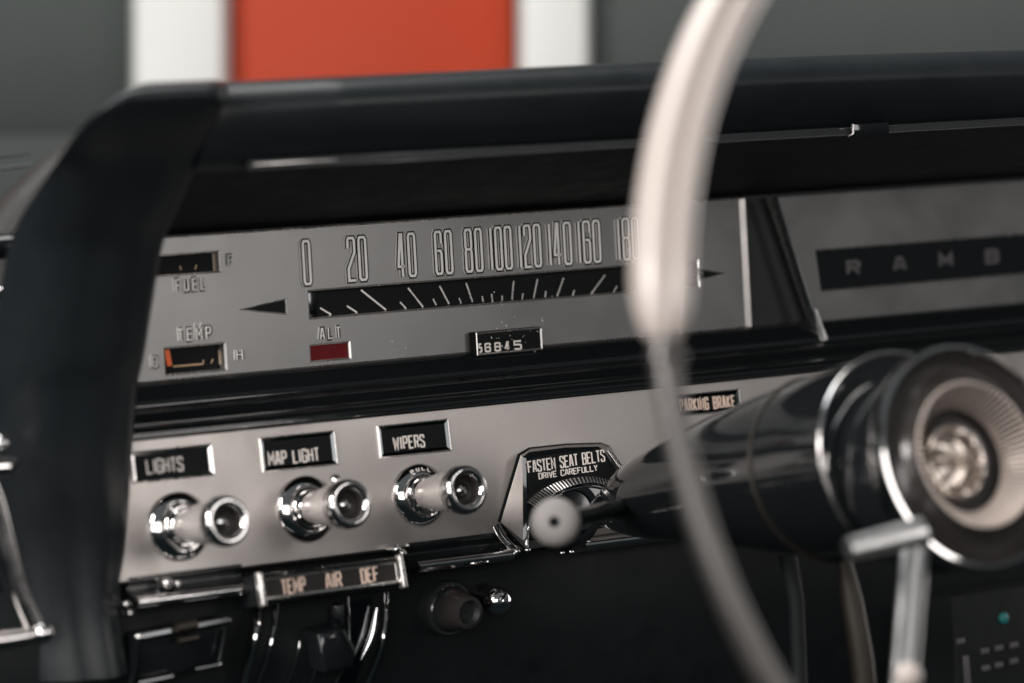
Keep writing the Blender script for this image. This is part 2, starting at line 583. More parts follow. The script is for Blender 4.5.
# speedometer scale behind the long slot
sp = MB('dial')
sp.poly([U.w(hsp[0] - .001, hsp[1] - .001, -.0065), U.w(hsp[2] + .001, hsp[1] - .001, -.0065), U.w(hsp[2] + .001, hsp[3] + .001, -.0065), U.w(hsp[0] - .001, hsp[3] + .001, -.0065)])
speedo = sp.build('speedometer_scale', dash)
tk = MB('silver_edge')
dH = -.0063
LONG = [((361, 290), (386, 310)), ((408, 288), (423, 307)), ((439.5, 286), (449, 304)), ((466, 283), (472.5, 302)), ((513.5, 281), (512, 299.5)), ((537.5, 279), (533.5, 298)),
        ((563.5, 278), (557, 296)), ((605, 275), (591, 294))]
SHORT = [((320, 308), (331, 314.5)), ((347, 306), (357, 312.5)), ((400, 302), (406, 308.5)), ((433, 299), (436, 305)), ((459, 298), (461, 303.5)), ((482, 296), (483, 301.5)),
         ((491.5, 294), (492.5, 302)), ((502, 295.5), (502, 300.5)), ((523, 293.5), (522, 299)), ((546, 291), (545, 297)), ((574.5, 290), (572.5, 295.5)), ((617, 286), (613, 293))]
for lst, wd in ((LONG, .0009), (SHORT, .0008)):
    for a, b in lst:
        tk.ribbon(U, [U.px(*a, dH), U.px(*b, dH)], wd, dH - .0001, dH + .0001)
tk.build('scale_marks', speedo)
lf = MB('smoke')
lf.slab(U, rect(hsp[0], hsp[1], hsp[0] + .0062, hsp[3]), -.0064, -.0040, .0008)
lf.build('scale_end_block', speedo)

# odometer in its own small frame, reaching below the fascia edge
oq = U.quad([(477.5, 355.5), (543.5, 350), (542, 326.5), (476.5, 332.5)], .0060)
oq = [(oq[0][0], (oq[0][1] + oq[1][1]) / 2), (oq[1][0], (oq[0][1] + oq[1][1]) / 2), (oq[1][0], (oq[2][1] + oq[3][1]) / 2), (oq[0][0], (oq[2][1] + oq[3][1]) / 2)]
od = MB('silver_edge', 'dial')
oi = inset(oq, .0009)
od.loops(U, [(oq, -.004), (oq, .0056), (inset(oq, .0004), .0060), (oi, .0054), (oi, .0050)], 0, False, False, [1, 0, 0, 0])
od.poly([U.w(*p, .0051) for p in oi], 1)
odo = od.build('odometer', dash, 25)
for txt, x0, x1, yb in (('5', 478.8, 482.5, 354.5), ('6', 485, 491.2, 354), ('8', 494.8, 501, 353.3), ('4', 505.2, 510.5, 352.3), ('5', 514, 522, 351.5)):
    mb = MB('white_ink')
    flat_text(mb, U, txt, (x0, yb - 1.6), (x1, yb - 1.9), 9.5, .0053, .0008, .0005)
    mb.build('odometer_digit', odo)

# dust and nicks around the odometer window
ds = MB('relief')
for k in range(46):
    x, y = random.gauss(512, 22), random.gauss(338, 16)
    if k < 7:
        x, y = random.gauss(400, 25), random.gauss(352, 8)
    inside = 479 < x < 541 and 330 < y < 353
    p = U.px(x, y, .0052 if inside else .0002)
    if p[1] < PT0 + .0006 and not inside:
        continue
    hh = .0053 if inside else .0002
    r = random.uniform(.00012, .0003)
    ln = random.choice((1, 1, 1, 2.5, 4))
    ds.ribbon(U, [(p[0], p[1]), (p[0] - r * ln * .5, p[1] + r * ln)], r * 1.6, hh - .0001, hh + .0001)
dso = ds.build('dust_specks', gauge)
dso['kind'] = 'stuff'

# -- right-hand badge panel
bp = MB('silver', 'gloss', 'silver_edge')
s0a, s0b = U.px(776, 198)[0], U.px(818, 322)[0]
bo = [(s0b, -.0312), (.62, -.0312), (.62, .0300), (s0a, .0300)]
bh = [U.px(815, 247), U.px(821, 290)]
bi = [(bh[1][0], -.0172), (.52, -.0172), (.52, .0035), (bh[0][0], .0035)]
for a in range(4):
    b = (a + 1) % 4
    bp.poly([U.w(*bo[a], 0), U.w(*bo[b], 0), U.w(*bi[b], 0), U.w(*bi[a], 0)], 0)
bp.loops(U, [(bi, 0), (inset(bi, .0007), -.0010), (inset(bi, .0007), -.003)], 2, False, False)
bp.poly([U.w(*p, -.003) for p in inset(bi, .0007)], 1)
bp.loops(U, [(bo, 0), (bo, -.008)], 2, False, False)
badge = bp.build('badge_panel', dash, 25)
for i, c in enumerate('RAMBLER'):
    mb = MB('dim_ink')
    x = 853 + i * 46.3
    s, t = U.px(x, 266 - i * 1.9, -.003)
    for pts, cl in glyphs(c, s - .0045, s + .0045, -.0106, -.0106, .0075, .0019, .001):
        mb.ribbon(U, pts, .0019, -.0031, -.0026, cl)
    mb.build('letter', badge)
cb = MB('smoke', 'chrome_dull')
a, b = V((s0a - .004, -.004, .030)), V((s0b - .003, -.004, -.040))
cb.tube([a, b], [.0014, .0018], 12)
cb.tube([a.lerp(b, .78) + V((.0005, -.003, 0)), b + V((0, -.003, 0))], [.0010, .0022], 12, 1)
cb.build('divider_trim', dash)

# -- black housing behind and between the panels
hs = MB('black')
hs.loft([[V((x, .010, z)) for x in (-.166, .62)] for z in (-.058, .045)], 0, False)
hs.build('cluster_backing', dash)

# -- stepped gloss ledge with chrome beads between gauge fascia and control fascia
prof = [(.006, -.0308), (-.0015, -.0312), (-.0048, -.0335), (-.0075, -.0385), (-.0085, -.0412), (-.0100, -.0418), (-.0125, -.0422), (-.0150, -.0438), (-.0185, -.0470),
        (-.0215, -.0486), (-.0240, -.0482), (-.0265, -.0478), (-.0290, -.0484), (-.0305, -.0498), (-.0310, -.0512), (-.0310, -.0535)]
pp = spline([V((y, z, 0)) for y, z in prof], 60)
ld = MB('gloss')
ld.loft([[V((x, p.x, p.y)) for p in pp] for x in (-.185, .0, .2, .62)], 0, False)
ledge = ld.build('gloss_ledge', dash, 60)
for y, z, r, x1 in ((-.0092, -.0408, .00055, .04), (-.0318, -.0518, .0008, .62), (-.0235, -.0476, .0004, .62)):
    b = MB('gloss')
    b.tube([V((-.18, y, z)), V((.05, y, z)), V((x1, y, z))], r, 10)
    b.build('chrome_bead', ledge)

# -- lower control fascia
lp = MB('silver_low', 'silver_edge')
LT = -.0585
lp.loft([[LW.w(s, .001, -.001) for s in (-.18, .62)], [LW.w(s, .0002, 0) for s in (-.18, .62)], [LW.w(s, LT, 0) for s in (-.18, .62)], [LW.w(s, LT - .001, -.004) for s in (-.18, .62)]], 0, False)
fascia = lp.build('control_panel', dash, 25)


# -- name plates on the control fascia
def plate(txt, quad, t0, t1, hp, glyph_stroke=.0008, gap=.0011, ink='white_ink', depth=.0022, rim=.0012, bevel='smoke'):
    q = LW.quad(quad)
    xa, xb = (q[0][0] + q[3][0]) / 2, (q[1][0] + q[2][0]) / 2
    ya, yb = (q[2][1] + q[3][1]) / 2, (q[0][1] + q[1][1]) / 2
    o = rect(xa, ya, xb, yb)
    mb = MB('chrome', 'dial', 'silver_edge', bevel)
    i1, i2 = inset(o, rim * .35), inset(o, rim * 1.7)
    mb.loops(LW, [(o, -.001), (o, .0007), (i1, .0011), (inset(o, rim * .5), .0010), (i2, .0003)], 0, False, False, [2, 2, 2, 3])
    mb.poly([LW.w(*p, .0003) for p in i2], 1)
    pl = mb.build('name_plate', dash, 20)
    tx = MB(ink)
    flat_text(tx, LW, txt, t0, t1, hp, .0006, glyph_stroke, gap)
    tx.build('lettering', pl)
    return pl


plate('LIGHTS', [(130, 452), (212, 443.5), (213.5, 475.5), (131, 484)], (147, 474.5), (184, 471), 15, .0007, bevel='chrome_dull')
plate('MAP LIGHT', [(258.5, 437.5), (334.5, 430.5), (336.5, 465.5), (261, 472)], (269, 466), (320, 461), 14, .0007)
plate('WIPERS', [(376, 425.5), (448.5, 419), (450, 451.5), (379, 458)], (394, 450.3), (425.5, 447.3), 13.5, .0007)
plate('PARKING BRAKE', [(666, 395), (738, 390), (741, 411), (668, 417)], (680, 412), (736, 407.5), 13, ink='pink_ink')


# -- pull knobs: flange, shaft and dished cap
def knob(cx, cy, r_fl, L_, first=None, stud=False):
    s, t = LW.px(cx, cy)
    o = LW.w(s, t, 0)
    ax = LW.e3
    k = MB('chrome')
    f = r_fl
    k.lathe(o, ax, [(f, 0), (f, .0012), (f * .96, .0022), (f * .80, .0036), (f * .74, .0040), (f * .72, .0034), (f * .68, .0036), (f * .66, .0052), (f * .60, .0060), (f * .56, .0056), (f * .5, .0075), (.0062, .0085)], 64)
    flange = k.build('pull_knob', dash, 40)
    k = MB('pearl', 'chrome')
    k.lathe(o, ax, [(.0066, .006), (.0072, .009), (.0079, .013), (.0086, .020), (.0090, .026), (.0092, L_ - .008)], 48)
    k.build('shaft', flange, 40)
    k = MB('chrome', 'hubdark')
    e = L_
    k.lathe(o, ax, [(.0088, e - .0088), (.0100, e - .0082), (.0106, e - .0062), (.0108, e - .0038), (.0105, e - .0018), (.0098, e - .0005), (.0088, e), (.0076, e - .0003), (.0066, e - .0014), (.0059, e - .0032), (.0055, e - .0060),
                   (.0035, e - .0066), (.0024, e - .0050), (.0004, e - .0044)], 56, mids=[0, 0, 0, 0, 0, 0, 0, 0, 1, 1, 1, 1, 0])
    if stud:
        b = LW.w(*LW.px(335.5, 480.5, L_ - .010), L_ - .010)
        k.ball(b, .0026, 14)
        k.tube([b, b - LW.e2 * .006], .0012, 10)
    k.build('cap', flange, 50)
    if not stud:
        lt = MB('tan')
        return flange
    return flange


knob(178.5, 526.5, .0148, .044)
knob(305.5, 509, .0146, .039, stud=True)
kn = knob(419, 495, .0139, .0405)
# tiny engraved word along the upper edge of the flange
tx = MB('white_ink')
o = LW.w(*LW.px(419, 495), 0)
for j, c in enumerate('PULL'):
    a = R(112 - j * 15)
    fr = Frame(o + (LW.e1 * math.cos(a) + LW.e2 * math.sin(a)) * .0112 + LW.e3 * .0034, (LW.e1 * math.sin(a) - LW.e2 * math.cos(a)), (LW.e1 * math.cos(a) + LW.e2 * math.sin(a)) - LW.e3 * .5)
    for pts, cl in glyphs(c, -.0008, .0008, -.0008, -.0008, .0017, .0003, .0003):
        tx.ribbon(fr, pts, .0003, -.0006, .0003, cl)
tx.build('lettering', kn)

# -- ignition housing
ig = MB('gloss', 'silver_low', 'chrome', 'dial')
oo = LW.quad([(497, 523), (517.5, 454), (528, 447.5), (565, 443.5), (600, 442.5), (609, 446), (642, 500), (640, 530), (560, 545), (524, 552)])
i0 = LW.quad([(523, 540), (522.5, 457), (529, 452), (565, 447.5), (598, 446.5), (604, 450), (626, 484), (628, 522), (560, 538), (530, 541)], .008)
ig.loops(LW, [(oo, -.001), (oo, .0006), (inset(oo, .0008), .0016), (i0, .008)], 0, False, False, [0, 0, 1])
ig.loops(LW, [(i0, .008), (inset(i0, .0012), .0092), (inset(i0, .0022), .0088)], 0, False, True, [0, 0])
ign = ig.build('ignition_housing', dash, 25)
fq = LW.quad([(532, 508), (525.5, 464), (530, 458), (562, 452.5), (597, 450), (602, 453), (617, 478), (600, 482), (565, 484), (545, 494)], .009)
fn = MB('dial', 'chrome_dull')
fn.slab(LW, fq, .0086, .0094, .0003)
fn.build('text_plate', ign)
tx = MB('white_ink')
flat_text(tx, LW, 'FASTEN SEAT BELTS', (528.5, 473.5), (605.5, 461.5), 12.5, .0098, .00062, .00085)
flat_text(tx, LW, 'DRIVE CAREFULLY', (539, 479.5), (598, 470.8), 6.5, .0098, .00045, .0007)
tx.build('lettering', ign)
# fluted arc
cx, cy = LW.px(571, 533, .009)
fa = MB('chrome', 'silver_edge')
r0, r1 = .0182, .0212
outer = spline([V((*LW.px(x, y, .0110), 0)) for x, y in ((528.5, 503), (538, 493), (552, 484.5), (568, 479), (588, 476.5), (604, 478.5), (618, 484))], 121)
inner = spline([V((*LW.px(x, y, .0110), 0)) for x, y in ((537, 511), (546, 500), (557, 491.5), (571, 485.5), (588, 482.5), (604, 484.5), (618, 490))], 121)
secs = []
for k in range(121):
    b = (0, .0008, .0011, .0008)[k % 4]
    secs.append([LW.w(p.x, p.y, hh) for p, hh in ((outer[k], .0090), (outer[k], .0100 + b), (outer[k].lerp(inner[k], .3), .0106 + b), (inner[k], .0116 + b), (inner[k], .0090))])
fa = MB('dial', 'silver_edge')
fa.loft(secs, 1, False, mids=[0 if k % 4 == 0 else 1 for k in range(120)])
fa.build('fluted_arc', ign, 20)
fa = MB('chrome')
fa.tube([LW.w(p.x, p.y, .0118) for p in inner[::6]], .0005, 8)
fa.tube([LW.w(p.x, p.y - .0018, .0100) for p in inner[::6]], .0004, 8)
ps = [LW.w(*LW.px(x, y, .009), .009) for x, y in ((536, 505), (530, 522), (526.5, 541), (527.5, 549))]
fa.tube(spline(ps, 14), .0007, 8)
ps = [LW.w(*LW.px(x, y, .004), .004) for x, y in ((497, 523), (503, 535), (512, 545), (521, 549.5))]
fa.tube(spline(ps, 14), .0011, 8)
ps = [LW.w(*LW.px(x, y, .004), .004) for x, y in ((494, 526), (500, 538), (510, 548), (520, 552))]
fa.tube(spline(ps, 14), .0008, 8)
ps = [LW.w(*LW.px(x, y, .0092), .0092) for x, y in ((607, 451), (615, 463), (625, 477))]
fa.tube(ps, [.0007, .0011, .0014], 8)
ps = [LW.w(*LW.px(x, y, .0092), .0092) for x, y in ((610, 450), (619, 463), (629, 476))]
fa.tube(ps, [.0005, .0007, .0009], 8)
for x, y, r in ((517, 551.5, .0014), (527.5, 550, .0013), (562, 553, .0012), (571, 552, .0013)):
    fa.ball(LW.w(*LW.px(x, y, .009), .009), r, 12)
fa.build('chrome_edging', ign, 50)
cyl = MB('gloss', 'dial')
cyl.lathe(LW.w(cx + .003, cy + .0085, .004), LW.e3, [(.0150, 0), (.0150, .003), (.0140, .0055), (.0128, .0062), (.0105, .0062), (.0098, .004), (.001, .004)], 48, mids=[0, 0, 0, 0, 1, 1])
cyl.build('lock_barrel', ign)

# -- chrome moulding along the bottom of the control fascia
def moulding(s0, s1, name='bottom_moulding'):
    pr = [(LT + .0012, .0004), (LT + .0002, .0012), (LT - .0012, .0006), (LT - .0030, -.0008), (LT - .0048, .0000), (LT - .0062, .0035), (LT - .0072, .0065), (LT - .0082, .0082), (LT - .0096, .0088), (LT - .0110, .0078),
          (LT - .0122, .0050), (LT - .0126, -.004)]
    q = spline([V((a, b, 0)) for a, b in pr], 44)
    mb = MB('chrome', 'gloss')
    for part_, mi in ((q[:21], 1), (q[20:], 0)):  # upper half in gloss black: the chrome's dark reflection put into the colour
        mb.loft([[LW.w(s, p.x, p.y) for p in part_] for s in (s0, s1)], mi, False)
    e = [LW.w(s1, p.x, p.y) for p in q]
    mb.poly(e)
    mb.poly([LW.w(s0, p.x, p.y) for p in q][::-1])
    return mb.build(name, dash, 60)


moulding(-.1665, LW.px(241, 570)[0])
moulding(LW.px(408, 550)[0], LW.px(503, 540)[0])
moulding(LW.px(575, 545)[0], .62)
# little screws and studs on the moulding
for x, y, r in ((168, 583, .0024), (178.5, 583.5, .0015), (127, 604, .0016), (131, 613, .0013), (396.5, 549, .0022), (403, 553, .0018)):
    mb = MB('chrome')
    c = LW.w(*LW.px(x, y, .006), .006)
    mb.lathe(c, LW.e3, [(r, -.006), (r, 0), (r * .85, r * .4), (r * .45, r * .7), (1e-4, r * .75)], 16)
    mb.build('trim_screw', dash)

# -- heater control bezel
HB = Frame(LW.w(0, LT - .004, .016), (1, 0, 0), (0, math.sin(R(10)), math.cos(R(10))))
hq = HB.quad([(257, 575), (402, 555), (406, 583), (263, 607)])
hx0, hx1 = (hq[0][0] + hq[3][0]) / 2, (hq[1][0] + hq[2][0]) / 2
hy0, hy1 = (hq[2][1] + hq[3][1]) / 2, (hq[0][1] + hq[1][1]) / 2
ho = rect(hx0, hy0, hx1, hy1)
hb = MB('gloss', 'void')
hb.loops(HB, [(ho, -.020), (ho, -.002), (inset(ho, .0008), -.0004), (inset(ho, .0014), 0), (inset(ho, .0020), -.003)], 0, False, True, [1, 0, 0, 0])
heat = hb.build('heater_control', dash, 25)
hi = inset(ho, .0020)
hw = MB('silver_edge', 'brownpad')
hw.loops(HB, [(hi, -.0028), (hi, -.0020), (inset(hi, .0009), -.0024), (inset(hi, .0009), -.0029)], 0, False, False)
hw.poly([HB.w(*p, -.0027) for p in inset(hi, .0009)], 1)
hw.build('window_frame', heat, 20)
for xa in (hx0 - .0010, hx1 - .0030):
    e = MB('silver_edge')
    ww = .0026
    e.slab(HB, rrect(xa, hy0 - .0012, xa + ww, hy1 + .0008, .0009, 3), -.0012, .0022, .0008)
    e.build('end_cap', heat, 40)
tx = MB('pink_ink')
for txt, a, b in (('TEMP', (282.5, 595.5), (307, 591.7)), ('AIR', (326.5, 589.2), (343, 586.8)), ('DEF', (362, 584), (380, 581.3))):
    flat_text(tx, HB, txt, a, b, 16, -.0025, .0009, .0011)
tx.build('lettering', heat)
# curved chrome-edged lever tracks that fall away under the bezel
KP = Frame((0, -.030, -.125), (1, 0, 0), (0, -.10, 1))            # the dark lower panel


def kp(x, y, h=0.):
    return KP.w(*KP.px(x, y, h), h)


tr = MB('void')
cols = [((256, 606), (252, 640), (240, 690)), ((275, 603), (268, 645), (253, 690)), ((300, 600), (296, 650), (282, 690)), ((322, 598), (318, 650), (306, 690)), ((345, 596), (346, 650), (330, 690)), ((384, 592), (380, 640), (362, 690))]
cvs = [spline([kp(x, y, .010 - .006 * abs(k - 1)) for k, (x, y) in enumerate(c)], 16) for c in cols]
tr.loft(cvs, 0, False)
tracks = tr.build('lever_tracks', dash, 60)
for k, (cv, r) in enumerate(zip(cvs, (.0012, .0007, .0005, .0005, .0006, .0010))):
    b = MB('chrome')
    b.tube([p + V((0, -.002, 0)) for p in cv[(6 if k in (2, 3) else 0):]], r * 1.1, 8)
    b.build('track_edge', tracks)
lv = MB('gloss', 'chrome_dull')
lq = [KP.px(x, y, .02) for x, y in ((314, 633), (340, 626), (354, 652), (350, 668), (322, 672))]
lv.slab(KP, lq, .010, .024, .003)
lv.tube([kp(342, 630, .025), kp(354, 652, .025)], .0010, 8, 1)
lv.tube([kp(336, 640, .018), kp(332, 600, .0)], .003, 10, 0)
lv.build('lever_knob', tracks, 40)
bd = MB('smoke', 'chrome')
a_ = spline([kp(x, y, .0135) for x, y in ((351, 602), (351, 640), (338, 690))], 16)
b_ = spline([kp(x, y, .0125) for x, y in ((372, 598), (369, 640), (353, 690))], 16)
bd.loft([a_, b_], 0, False)
bd.tube(spline([kp(x, y, .015) for x, y in ((377, 608), (372, 636), (361, 660))], 12), [.0006 + .0013 * math.sin(math.pi * k / 11) for k in range(12)], 10, 1)
bd.build('curved_band', tracks, 60)
sl = MB('chrome_dull')
sl.slab(KP, [KP.px(x, y, .012) for x, y in ((334, 606), (345, 604), (345, 626), (336, 622))], .0095, .012, .0006)
sl.build('slider_plate', tracks)

# -- chrome-edged ash tray at the lower left
aq = [KP.px(x, y, .012) for x, y in ((139, 637), (227, 620), (219, 664), (131, 690))]
av = MB('gloss', 'black')
av.slab(KP, aq, -.02, .010, .0015)
ash = av.build('ash_tray', dash, 30)
ring = [kp(x, y, .012) for x, y in ((134, 684), (139, 637), (227, 620), (220, 664))]
e = MB('smoke', 'chrome', 'brown')
for a, b, r, m in ((0, 1, .0011, 0), (1, 2, .0020, 0), (2, 3, .0011, 0)):
    e.tube([ring[a], ring[b]], r, 10, m)
e.tube([kp(195, 669, .012), ring[3]], .0010, 10, 0)
e.tube([kp(138, 683, .012), kp(172, 676, .012)], .0012, 10, 0)
for p, r in ((ring[1], .0022), (ring[2], .0017), (ring[3], .0012)):
    e.ball(p, r, 12, 1)
e.tube([kp(176, 628, .015), kp(196, 624, .015)], .0024, 10, 2)
e.tube([kp(178, 641, .015), kp(198, 637, .015)], .0014, 10, 2)
e.build('chrome_edge', ash)

# -- two round controls on the dark lower panel
s = kp(443, 607, 0)
k = MB('black', 'chrome_dull', 'hubdark')
ax = (KP.e3 + V((.0, 0, .05))).normalized()
k.lathe(s, ax, [(.0125, -.004), (.0125, .004), (.0118, .006), (.0100, .0062), (.0095, .010), (.0080, .018), (.0072, .021), (.0055, .0215), (.004, .019), (.0004, .019)], 40, mids=[0, 0, 0, 0, 2, 2, 2, 0, 0])
dk = k.build('vent_knob', dash, 40)
e = MB('chrome_dull')
e.lathe(s, ax, [(.0101, .0055), (.0106, .0064), (.0101, .0072), (.0096, .0064), (.0101, .0055)], 36)
e.build('knob_ring', dk)
s = kp(481, 598, 0)
k = MB('chrome')
k.lathe(s, ax, [(.0066, -.004), (.0070, .001), (.0060, .004), (.0050, .006), (.0056, .009), (.0064, .012), (.0060, .0155), (.0040, .0180), (.0004, .0185)], 36)
k.build('chrome_button', dash, 50)

# -- dark lower panel
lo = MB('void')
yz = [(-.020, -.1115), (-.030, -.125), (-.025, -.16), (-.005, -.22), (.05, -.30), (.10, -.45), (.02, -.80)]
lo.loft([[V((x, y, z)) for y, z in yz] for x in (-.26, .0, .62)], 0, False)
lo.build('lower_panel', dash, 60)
# -- padded hood: brow across the top and the padded post on the driver's left
post = [(-.040, -.150, -.208, -.167), (-.0375, -.120, -.212, -.167), (-.0415, -.085, -.219, -.1635), (-.0550, -.0345, -.223, -.1635), (-.0655, -.0136, -.223, -.1635), (-.0850, .0275, -.223, -.1635), (-.0995, .0435, -.223, -.1635),
        (-.1185, .0632, -.2235, -.1635), (-.1360, .0765, -.2265, -.167), (-.1465, .0850, -.2265, -.167), (-.1490, .0900, -.2225, -.167), (-.1450, .0934, -.2165, -.165), (-.1330, .0946, -.207, -.157), (-.1000, .0950, -.184, -.135),
        (-.0500, .0950, -.150, -.102)]
NS = 120
PA = spline([V((p[0], p[1], 0)) for p in post], NS)
PX = spline([V((p[2], p[3], 0)) for p in post], NS)
core = [(-.005, -.150), (-.003, -.12), (-.005, -.085), (-.018, -.0345), (-.028, -.0136), (-.047, .0275), (-.062, .0435), (-.083, .056), (-.100, .062), (-.108, .066), (-.110, .067), (-.109, .067), (-.104, .067), (-.085, .066), (-.04, .066)]
PC = spline([V((p[0], p[1], 0)) for p in core], NS)
secs = []
for k in range(NS):
    nrm = V((0, PA[k].x - PC[k].x, PA[k].y - PC[k].y)).normalized()
    c0_, c1_ = V((PX[k].x, PA[k].x, PA[k].y)), V((PX[k].y, PA[k].x, PA[k].y))
    wide = (c1_ - c0_).length
    kk = max(0., min(1., (k / (NS - 1) * 14 - 6) / 4))
    rl, rr = min(.030 - .017 * kk, wide * .56), min(.0095, wide * .3)
    ex = V((1, 0, 0))
    sec = []
    depth_ = V((PA[k].x - PC[k].x, PA[k].y - PC[k].y)).length
    for q in (1, .5):
        sec.append(c0_ - nrm * (rl + (depth_ - rl) * q) + ex * (.012 * q))
    for a in range(0, 91, 15):
        a = R(a)
        sec.append(c0_ + ex * rl * (1 - math.cos(a)) - nrm * rl * (1 - math.sin(a)))
    for q in (.62, .78):
        sec.append(c0_.lerp(c1_, q) + nrm * ((.0030 if q < .7 else .0018) * (1 - kk)))
    for a in range(0, 91, 15):
        a = R(90 - a)
        sec.append(c1_ - ex * rr * (1 - math.cos(a)) - nrm * rr * (1 - math.sin(a)))
    sec.append(c1_ - nrm * (rr + (depth_ - rr) * .5))
    sec.append(c1_ - nrm * depth_)
    secs.append(sec)
hd = MB('vinyl')
hd.loft(secs, 0, False)
hood = hd.build('padded_post', dash, 70)


LIPY = -.120


def lip_y(x):
    return LIPY


xs_ = [-.1665 + .004 * k for k in range(20)] + [-.08, -.04, 0, .05, .1, .15, .2, .3, .4, .62]
secs = []
for x in xs_:
    ly = lip_y(x)
    zt = .0945 + .0005 * math.sin(x * 9) - .012 * max(0, x - .02) ** 1.3
    back = min(.32, .004 + 1.0 * (x + .160))
    yo = ly - .007 - .012 * min(1, max(0, (x + .16) / .05))
    c = [(.010, .0315), (-.05, .0450), (ly + .012, .0585), (ly + .003, .0598), (ly, .0625), (ly * .6 + yo * .4 - .0012, .0690)]
    for a in range(0, 91, 15):
        a = R(a)
        c.append((yo + .013 * (1 - math.cos(a)), zt - .013 * (1 - math.sin(a))))
    for q in (.25, .5, .75, 1):
        c.append((yo + .013 + back * q, zt + (.004 * q - .002) * min(1, (x + .160) / .12)))
    c.append((yo + .013 + back, zt - .03))
    secs.append([V((x, y, z)) for y, z in c])
br = MB('vinyl', 'void')
br.loft(secs, 0, True, True, False)
for q in range((len(secs) - 1) * len(secs[0])):
    if q % len(secs[0]) < 2:  # underside of the vinyl brow recoloured darker, its shade put into the material
        br.m[q] = 1
br.build('padded_brow', dash, 70)
# chrome-lined lip under the brow with a small joint clip
st = MB('black', 'chrome_dull', 'chrome')
lx = [x for x in xs_ if x > -.150]
st.loft([[V((x, lip_y(x) + y, z)) for y, z in ((-.0015, .0622), (-.0025, .0616), (-.0025, .0588), (-.0015, .0582), (.004, .0580))] for x in lx], 0, False)
st.tube([V((x, lip_y(x) - .0024, .0614)) for x in lx], .0003, 8, 1)
st.tube([V((x, lip_y(x) - .0022, .0584)) for x in lx], .0004, 8, 1)
st.tube([V((x, lip_y(x) - .0022, .0602)) for x in lx[:15]], [.0002 + .0005 * math.sin(math.pi * (k / 14) ** .6) ** 2 for k in range(15)], 10, 1)  # tapered tube added as a modelled highlight, a bright streak fading along the lip
lipo = st.build('brow_lip', dash, 30)
cl = MB('gloss', 'chrome_dull')
c0 = at(851, 134, LIPY - .0035)
c1 = at(888, 130, LIPY - .0035)
BF = Frame((0, LIPY - .0028, 0), (1, 0, 0), (0, 0, 1))
cl.slab(BF, rect(c0.x, .0578, c1.x, .0632), 0, .0016, .0006)
cl.tube([V((c0.x, LIPY - .005, .0632)), V((c0.x - .0002, LIPY - .005, .0590)), V((c0.x - .003, LIPY - .005, .0578))], .0005, 8, 1)
cl.build('joint_clip', lipo)

# -- brown-black shoulder of the dash top beyond the padded post
Yd = .03
sh = [(-60, 285), (-30, 238), (-5, 205), (15, 183), (40, 160), (66, 141), (95, 122)]
up = spline([at(x, y, Yd) for x, y in sh], 30)
dn = [V((p.x, Yd - .035, -.004 + .012 * k / 29)) for k, p in enumerate(up)]
md = MB('brownpad')
secs = []
for k in range(30):
    a, d = up[k], dn[k]
    f = V((0, -1, 0))
    secs.append([a + V((.12, .16, -.01)), a + V((.045, .06, -.003)), a, a + V((0, -.012, -.006)), a.lerp(d, .3) + f * .004, a.lerp(d, .6) + f * .004, a.lerp(d, .9), d, d + V((0, .03, -.006))])
md.loft(secs, 0, False)
md.build('dash_shoulder', dash, 80)

# ================================================================== steering column
al_ = R(15)
axc = V((0, -math.cos(al_), math.sin(al_)))
hub = at(972, 456, -.32)
colm = thing('steering_column', 'gloss black steering column between the silver dash panel and the wheel hub', 'steering column', (.09, -.03, -.10))
stn = [((603, 511), .060, .0070), ((622, 506), .076, .0125), ((650, 497), .098, .0190), ((700, 486), .136, .0250), ((748, 478), .172, .0305), ((825, 469), .225, .0380), ((866, 462), .255, .0405), ((906, 458), .284, .0425)]
cs, rs = [], []
for (x, y), Y, r in stn:
    Y = -abs(Y)
    cs.append(at(x, y, Y))
    rs.append(r)
ctr = spline(cs, 40)
rad = [v.x for v in spline([V((r, 0, 0)) for r in rs], 40)]


def ring_at(c, r, ax, seg=56):
    e1 = ax.cross(V((0, 0, 1))).normalized()
    e2 = e1.cross(ax)
    return [c + (e1 * math.cos(2 * math.pi * j / seg) + e2 * math.sin(2 * math.pi * j / seg)) * r for j in range(seg)]


axm = V((0, -math.cos(R(12)), math.sin(R(12))))
mb = MB('gloss')
mb.loft([ring_at(c, r, axm) for c, r in zip(ctr, rad)], 0, True, True, True)
shroud = mb.build('column_shroud', colm, 50)
for idx, off, thick, m in ((5, .0, .0008, 'brown'), (7, .0, .0009, 'chrome_dull')):
    c, r = cs[idx], rs[idx]
    rg = ring_at(c, r + .0003, axm, 72)
    mb = MB(m)
    mb.tube(rg + [rg[0]], thick, 10, 0, False)
    mb.build('trim_ring', shroud)

# turn signal lever with a pale round knob, pointing at the camera
lever = thing('turn_signal_lever', 'short turn signal lever with pale round knob in front of the ignition', 'lever', tuple(at(640, 500, -.07)))
kn_c = at(555, 522, -.185)
tocam = (CAM - kn_c).normalized()
axk = (tocam + V((-.10, 0, 0.02))).normalized()
mb = MB('rim_thin', 'gloss')
root_ = at(632, 506, -.085)
mb.tube([root_, kn_c.lerp(root_, .5), kn_c - axk * .012], [.0045, .0042, .004], 14, 1)
mb.build('stalk', lever)
mb = MB('grey_plastic', 'dial')
mb.lathe(kn_c, axk, [(.0037, -.018), (.0070, -.014), (.0093, -.008), (.0101, -.003), (.0098, .0004), (.0083, .0027), (.0050, .0036), (.0023, .0037), (.0018, .0015), (.0004, .0015)], 40, mids=[0] * 7 + [1, 1])
mb.build('knob', lever, 60)

